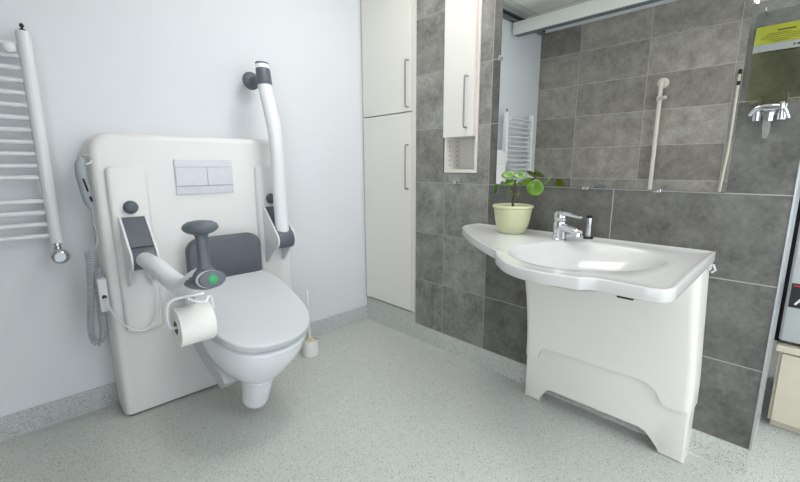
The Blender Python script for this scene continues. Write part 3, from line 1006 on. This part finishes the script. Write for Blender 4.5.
# ------------------------------------------------------------------ potted plant
t = thing('potted_plant', 'round leaved green plant in a pale green pot on the basin shelf', 'plant', (-.112, -1.213, .7946))
b = NB(); lathe(b, [(.052, 0), (.058, .002), (.064, .012), (.072, .035), (.078, .062), (.0825, .095), (.085, .112), (.0905, .116), (.092, .121), (.090, .127), (.085, .128), (.081, .124), (.079, .110), (.078, .105)], (0, 0, 0), (0, 0, 1), 48, True, False)
# faint throwing rings
for v in b.verts:
    h = v.co.z
    if .012 < h < .11:
        k = 1 + .006 * sin(h * 420)
        v.co.x *= k; v.co.y *= k
obj('pot', b, M['pot'], t)
b = NB(); lathe(b, [(.0785, .106), (.05, .110), (.02, .109), (.0005, .112)], (0, 0, 0), (0, 0, 1), 32, True, True)
obj('soil', b, M['soil'], t)
def L(y, z, x=-.107):
    return Vector((x + .112, y + 1.213, z - .7946))
b = NB()
tube(b, smooth_path([L(-1.210, .900), L(-1.209, .935), L(-1.212, .975), L(-1.216, 1.010), L(-1.214, 1.035)], 6), [.0062 - .0022 * i / 24 for i in range(25)], 10)
obj('stem', b, M['stem'], t)
leaves = [  # y, z, x, radius, normal
    (-1.184, 1.060, -.118, .029, (-.55, -.25, .85)),
    (-1.232, 1.060, -.100, .028, (-.50, -.20, .85)),
    (-1.196, 1.024, -.130, .027, (-.55, .05, .80)),
    (-1.202, .985, -.140, .024, (-.55, .80, .25)),
    (-1.234, .966, -.120, .017, (-.50, .70, .5)),
    (-1.274, 1.030, -.105, .024, (.55, .62, .55)),
    (-1.326, 1.005, -.130, .036, (-.90, -.30, .25)),
    (-1.118, .990, -.120, .027, (-.25, .95, .12)),
]
for (y, z, x, r, nrm) in leaves:
    c = L(y, z, x)
    N = Vector(nrm).normalized()
    u = N.cross(Vector((0, 0, 1))).normalized(); w = N.cross(u)
    b = NB()
    ringsL = []
    for rr, dz in ((.0005, -.0035), (.25, -.003), (.55, -.001), (.85, .0005), (1.0, -.0016)):
        ringsL.append([c + (u * cos(a) * (1.0 + .04 * sin(3 * a)) + w * sin(a)) * r * rr + N * dz for a in [2 * pi * i / 28 for i in range(28)]])
    low_ = [[p - N * .0012 for p in rg] for rg in ringsL[::-1]]
    loft(b, ringsL + low_, True, True)
    lf = obj('leaf', b, M['leaf'], t, sharp=80)
    s = L(-1.213 - .002, 1.012 if y > -1.26 else .995)
    if z < .99 and y > -1.25: s = L(-1.211, .955)
    if y < -1.26: s = L(-1.214, 1.006)
    m = s.lerp(c, .5) + Vector((0, 0, .014 if y > -1.4 else .018))
    b = NB(); tube(b, smooth_path([s, m, c - N * .002], 6), .0016, 6)
    obj('leaf_stalk', b, M['petiole'], lf)

# ------------------------------------------------------------------ soap bag in its chrome holder
BX, BY = -.050, -2.045
t = thing('soap_holder', 'chrome soap bag holder with clear nozzle on the tiles right of the mirror', 'soap holder', (0, BY, 1.26))
b = NB()
box(b, -.008, 0, -.035, .035, -.005, .06, .002, 1)
box(b, -.072, -.006, -.030, .030, .005, .013, .002, 1)
for sy in (-1, 1):
    cyl(b, (-.052, sy * .028, -.026), (0, 0, 1), .0115, .036, .002, 20)
tube(b, smooth_path([(-.066, .046, -.008), (-.072, .030, .012), (-.075, .0, .018), (-.072, -.030, .012), (-.066, -.046, -.022)], 6), .0045, 10)
obj('frame', b, M['chrome'], t)
b = NB(); box(b, -.078, -.060, -.034, -.020, .004, .026, .003, 2); box(b, -.07, -.05, -.012, .012, -.03, .006, .003, 2)
obj('latch', b, M['chrome'], t)
b = NB(); lathe(b, [(.009, 0), (.0095, -.02), (.0085, -.048), (.004, -.062), (.003, -.062)], (-.055, .002, -.018), (0, 0, 1), 18)
obj('nozzle', b, M['clear_plastic'], t)
for y in (-.045, .045):
    b = NB(); tube(b, [(0, y, .296), (-.046, y, .296), (-.056, y, .298), (-.060, y, .306)], .003, 8)
    obj('bag_hook', b, M['chrome'], t)

t = thing('soap_bag', 'clear plastic bag of yellow soap with a lime label hanging from a chrome holder', 'soap bag', (BX, BY, 1.285))
def bag_ring(z, hw, hd, n=32, dx=0):
    out = []
    for i in range(n):
        a = 2 * pi * i / n
        c, s = cos(a), sin(a)
        out.append((dx + hd * math.copysign(abs(s) ** .8, s), hw * math.copysign(abs(c) ** .55, c), z))
    return out
b = NB()
loft(b, [bag_ring(.0, .030, .006), bag_ring(.006, .058, .016), bag_ring(.03, .061, .025), bag_ring(.08, .060, .030), bag_ring(.13, .060, .029), bag_ring(.155, .060, .025)])
obj('liquid', b, M['liquid'], t)
b = NB()
loft(b, [bag_ring(-.004, .032, .008), bag_ring(.004, .060, .018), bag_ring(.03, .065, .0268), bag_ring(.08, .064, .0318), bag_ring(.13, .064, .0308), bag_ring(.17, .065, .024),
         bag_ring(.20, .067, .016), bag_ring(.235, .066, .006), bag_ring(.270, .065, .003)], True, True)
obj('film', b, M['film'], t)
def skin(z, y, off):
    hd = [(.03, .0268), (.08, .0318), (.13, .0308), (.17, .024), (.20, .016), (.235, .006), (.27, .003)]
    hw = .068
    for (z0, d0), (z1, d1) in zip(hd, hd[1:]):
        if z0 <= z <= z1:
            d = d0 + (d1 - d0) * (z - z0) / (z1 - z0)
    c = min(1, abs(y) / hw)
    s = sqrt(max(0, 1 - c ** (2 / .55)))
    return -d * s ** .8 - off
def patch(y0, y1, z0, z1, off, th=.0006, ny=10, nz=6):
    b = NB()
    for o in (off,):
        g = [[b.verts.new((skin(z0 + (z1 - z0) * j / nz, y0 + (y1 - y0) * i / ny, o), y0 + (y1 - y0) * i / ny, z0 + (z1 - z0) * j / nz)) for i in range(ny + 1)] for j in range(nz + 1)]
        for j in range(nz):
            for i in range(ny):
                b.faces.new((g[j][i], g[j][i + 1], g[j + 1][i + 1], g[j + 1][i]))
    r = bmesh.ops.extrude_face_region(b, geom=b.faces[:])
    for v in [e for e in r['geom'] if isinstance(e, bmesh.types.BMVert)]:
        v.co.x -= th
    return b
lab = obj('label', patch(-.058, .060, .172, .226, .0008), M['label'], t)
obj('print_band', patch(-.058, .060, .150, .171, .0008), M['film_print'], t)
b = NB()
for (y0, y1, z0, z1) in ((-.030, .010, .206, .211), (-.020, .030, .199, .2005), (-.045, .035, .194, .1955), (-.040, .045, .188, .1895), (-.045, .030, .182, .1835), (-.020, .020, .1765, .178)):
    merge(b, patch(y0, y1, z0, z1, .0018, .0004, 6, 1))
obj('label_text', b, M['label_ink'], lab)
b = NB()
for (y0, y1) in ((-.053, -.038), (-.034, -.030)):
    merge(b, patch(y0, y1, .157, .163, .0018, .0004, 4, 1))
obj('band_text', b, M['black'], t)

# ------------------------------------------------------------------ bench cabinet and appliance beyond the wall end
CX = .43
t = thing('base_cabinet', 'pale birch base cabinet standing beyond the end of the tiled wall', 'cabinet', (CX, -2.50, 0))
b = NB(); box(b, .008, .55, -.34, .345, .035, .345); box(b, .03, .55, -.33, .335, 0, .035)
obj('carcass', b, M['wood'], t, smooth=False)
b = NB(); box(b, -.010, .56, -.35, .356, .345, .372, .002, 1)
obj('top_board', b, M['wood'], t, smooth=False)
for (y0, y1) in ((.004, .335), (-.335, -.001)):
    b = NB(); box(b, -.010, .007, y0, y1, .04, .338, .0015, 1)
    obj('door', b, M['wood'], t, smooth=False)

t = thing('grey_appliance', 'grey fronted appliance with black edges standing on the birch cabinet', 'appliance', (CX + .02, -2.49, .372))
b = NB(); box(b, .0, .48, -.33, .366, .006, .62, .006, 2)
obj('housing', b, M['black'], t)
b = NB(); box(b, -.012, .001, -.325, .344, .016, .61, .010, 3)
obj('front', b, M['app'], t)
b = NB(); box(b, -.0145, -.0115, .06, .334, .163, .262)
lb = obj('label_plate', b, M['black'], t, smooth=False)
b = NB(); box(b, -.0150, -.0140, .08, .328, .250, .256)
obj('red_stripe', b, M['red'], lb, smooth=False)
b = NB()  # the letter A
w = .007
def bar2(p, q, wd):
    dy, dz = q[0] - p[0], q[1] - p[1]; ln = hypot(dy, dz); ny, nz = -dz / ln * wd / 2, dy / ln * wd / 2
    prism(b, [(p[0] + ny, p[1] + nz), (q[0] + ny, q[1] + nz), (q[0] - ny, q[1] - nz), (p[0] - ny, p[1] - nz)], 'yz', -.0150, -.0140)
bar2((.316, .176), (.288, .224), w); bar2((.288, .224), (.260, .176), w); bar2((.307, .191), (.269, .191), w)
obj('letter', b, M['white_print'], lb, smooth=False)
for y in (-.28, .30):
    for x in (.05, .43):
        b = NB(); cyl(b, (x, y, 0), (0, 0, 1), .018, .008, .001, 16)
        obj('foot', b, M['black'], t)

# ------------------------------------------------------------------ what the mirror shows of the opposite wall
t = thing('shower_rail', 'off white vertical shower rail on the opposite tiled wall, reflected in the mirror', 'shower rail', (XL, -1.14, 1.3))
b = NB(); tube(b, [(.055, 0, -.85), (.055, 0, .44), (.052, .0, .49)], .0165, 16)
obj('rail', b, M['offwhite'], t)
for z in (.485, -.83):
    b = NB(); lathe(b, [(.044, 0), (.044, .008), (.036, .014), (.017, .016), (.017, .055)], (0, 0, z), (1, 0, 0), 28)
    obj('wall_flange', b, M['offwhite'], t)
b = NB(); cyl(b, (.055, 0, .335), (0, 0, 1), .024, .04, .003, 20); tube(b, [(.055, 0, .352), (.09, -.02, .352), (.105, -.055, .354)], .014, 12)
obj('shower_clamp', b, M['offwhite'], t)
t = thing('shower_hose', 'thin white hose with black fittings on the opposite wall, at the mirror right edge', 'shower hose', (XL, -1.648, 1.3))
b = NB(); tube(b, smooth_path([(.03, -.002, .49), (.03, 0, .30), (.03, .0, .10), (.03, .004, -.10), (.03, .012, -.25), (.03, .02, -.42), (.03, .03, -.60)], 6), .008, 10)
obj('hose', b, M['offwhite'], t)
b = NB(); cyl(b, (.03, -.002, .475), (0, 0, 1), .011, .035, .002, 16); tube(b, [(0, -.002, .49), (.03, -.002, .49)], .008, 10)
obj('fitting', b, M['black'], t)
b = NB(); cyl(b, (.03, -.001, .395), (0, 0, 1), .011, .030, .002, 16)
obj('fitting', b, M['black'], t)
# ceiling hoist: cross beam and the wall rail that carries it
t = thing('ceiling_beam', 'long white beam hung under the ceiling, seen reflected at the top of the mirror', 'beam', (-1.86, -1.6, 2.29))
b = NB(); box(b, -.03, .07, -1.9, 1.585, 0, .105, .004, 2)
obj('beam', b, M['beam'], t)
b = NB(); box(b, -.01, .05, -1.9, 1.57, -.006, .001)
obj('track_slot', b, M['hoist_grey'], t, smooth=False)
t = thing('wall_rail', 'blue grey metal rail under the ceiling on the white wall, reflected in the mirror corner', 'rail', (-1.6, -.03, 2.40))
b = NB(); box(b, -.75, .55, -.02, .03, 0, .06, .003, 1)
obj('carrier_rail', b, M['hoist_grey'], t)
b = NB(); box(b, -.745, .545, -.024, -.019, .018, .042)
obj('rail_groove', b, M['black'], t, smooth=False)

# ------------------------------------------------------------------ camera, world, view
f, pitch, yaw, roll, cx, cy, ch = 401.77, .185442, .766694, -.0032479, -1.76836, -2.18240, 1.10097
fw = Vector((sin(yaw) * cos(pitch), cos(yaw) * cos(pitch), -sin(pitch)))
r0 = Vector((cos(yaw), -sin(yaw), 0)); u0 = r0.cross(fw)
R_ = r0 * cos(roll) + u0 * sin(roll); U_ = -r0 * sin(roll) + u0 * cos(roll)
cam = bpy.data.cameras.new('camera')
cam.sensor_fit = 'HORIZONTAL'; cam.sensor_width = 36; cam.lens = f / 800 * 36
cam.clip_start = .02
co = bpy.data.objects.new('camera', cam); COL.objects.link(co)
mt = Matrix.Identity(4)
for i in range(3):
    mt[i][0] = R_[i]; mt[i][1] = U_[i]; mt[i][2] = -fw[i]
mt.translation = Vector((cx, cy, ch))
co.matrix_world = mt
S.camera = co
w = bpy.data.worlds.new('world'); S.world = w; w.use_nodes = True
w.node_tree.nodes['Background'].inputs[0].default_value = (.8, .88, 1, 1)
w.node_tree.nodes['Background'].inputs[1].default_value = .3
S.view_settings.view_transform = 'Standard'
S.view_settings.look = 'None'
S.view_settings.exposure = EXPO
S.view_settings.gamma = 1.0
S.view_settings.use_curve_mapping = False
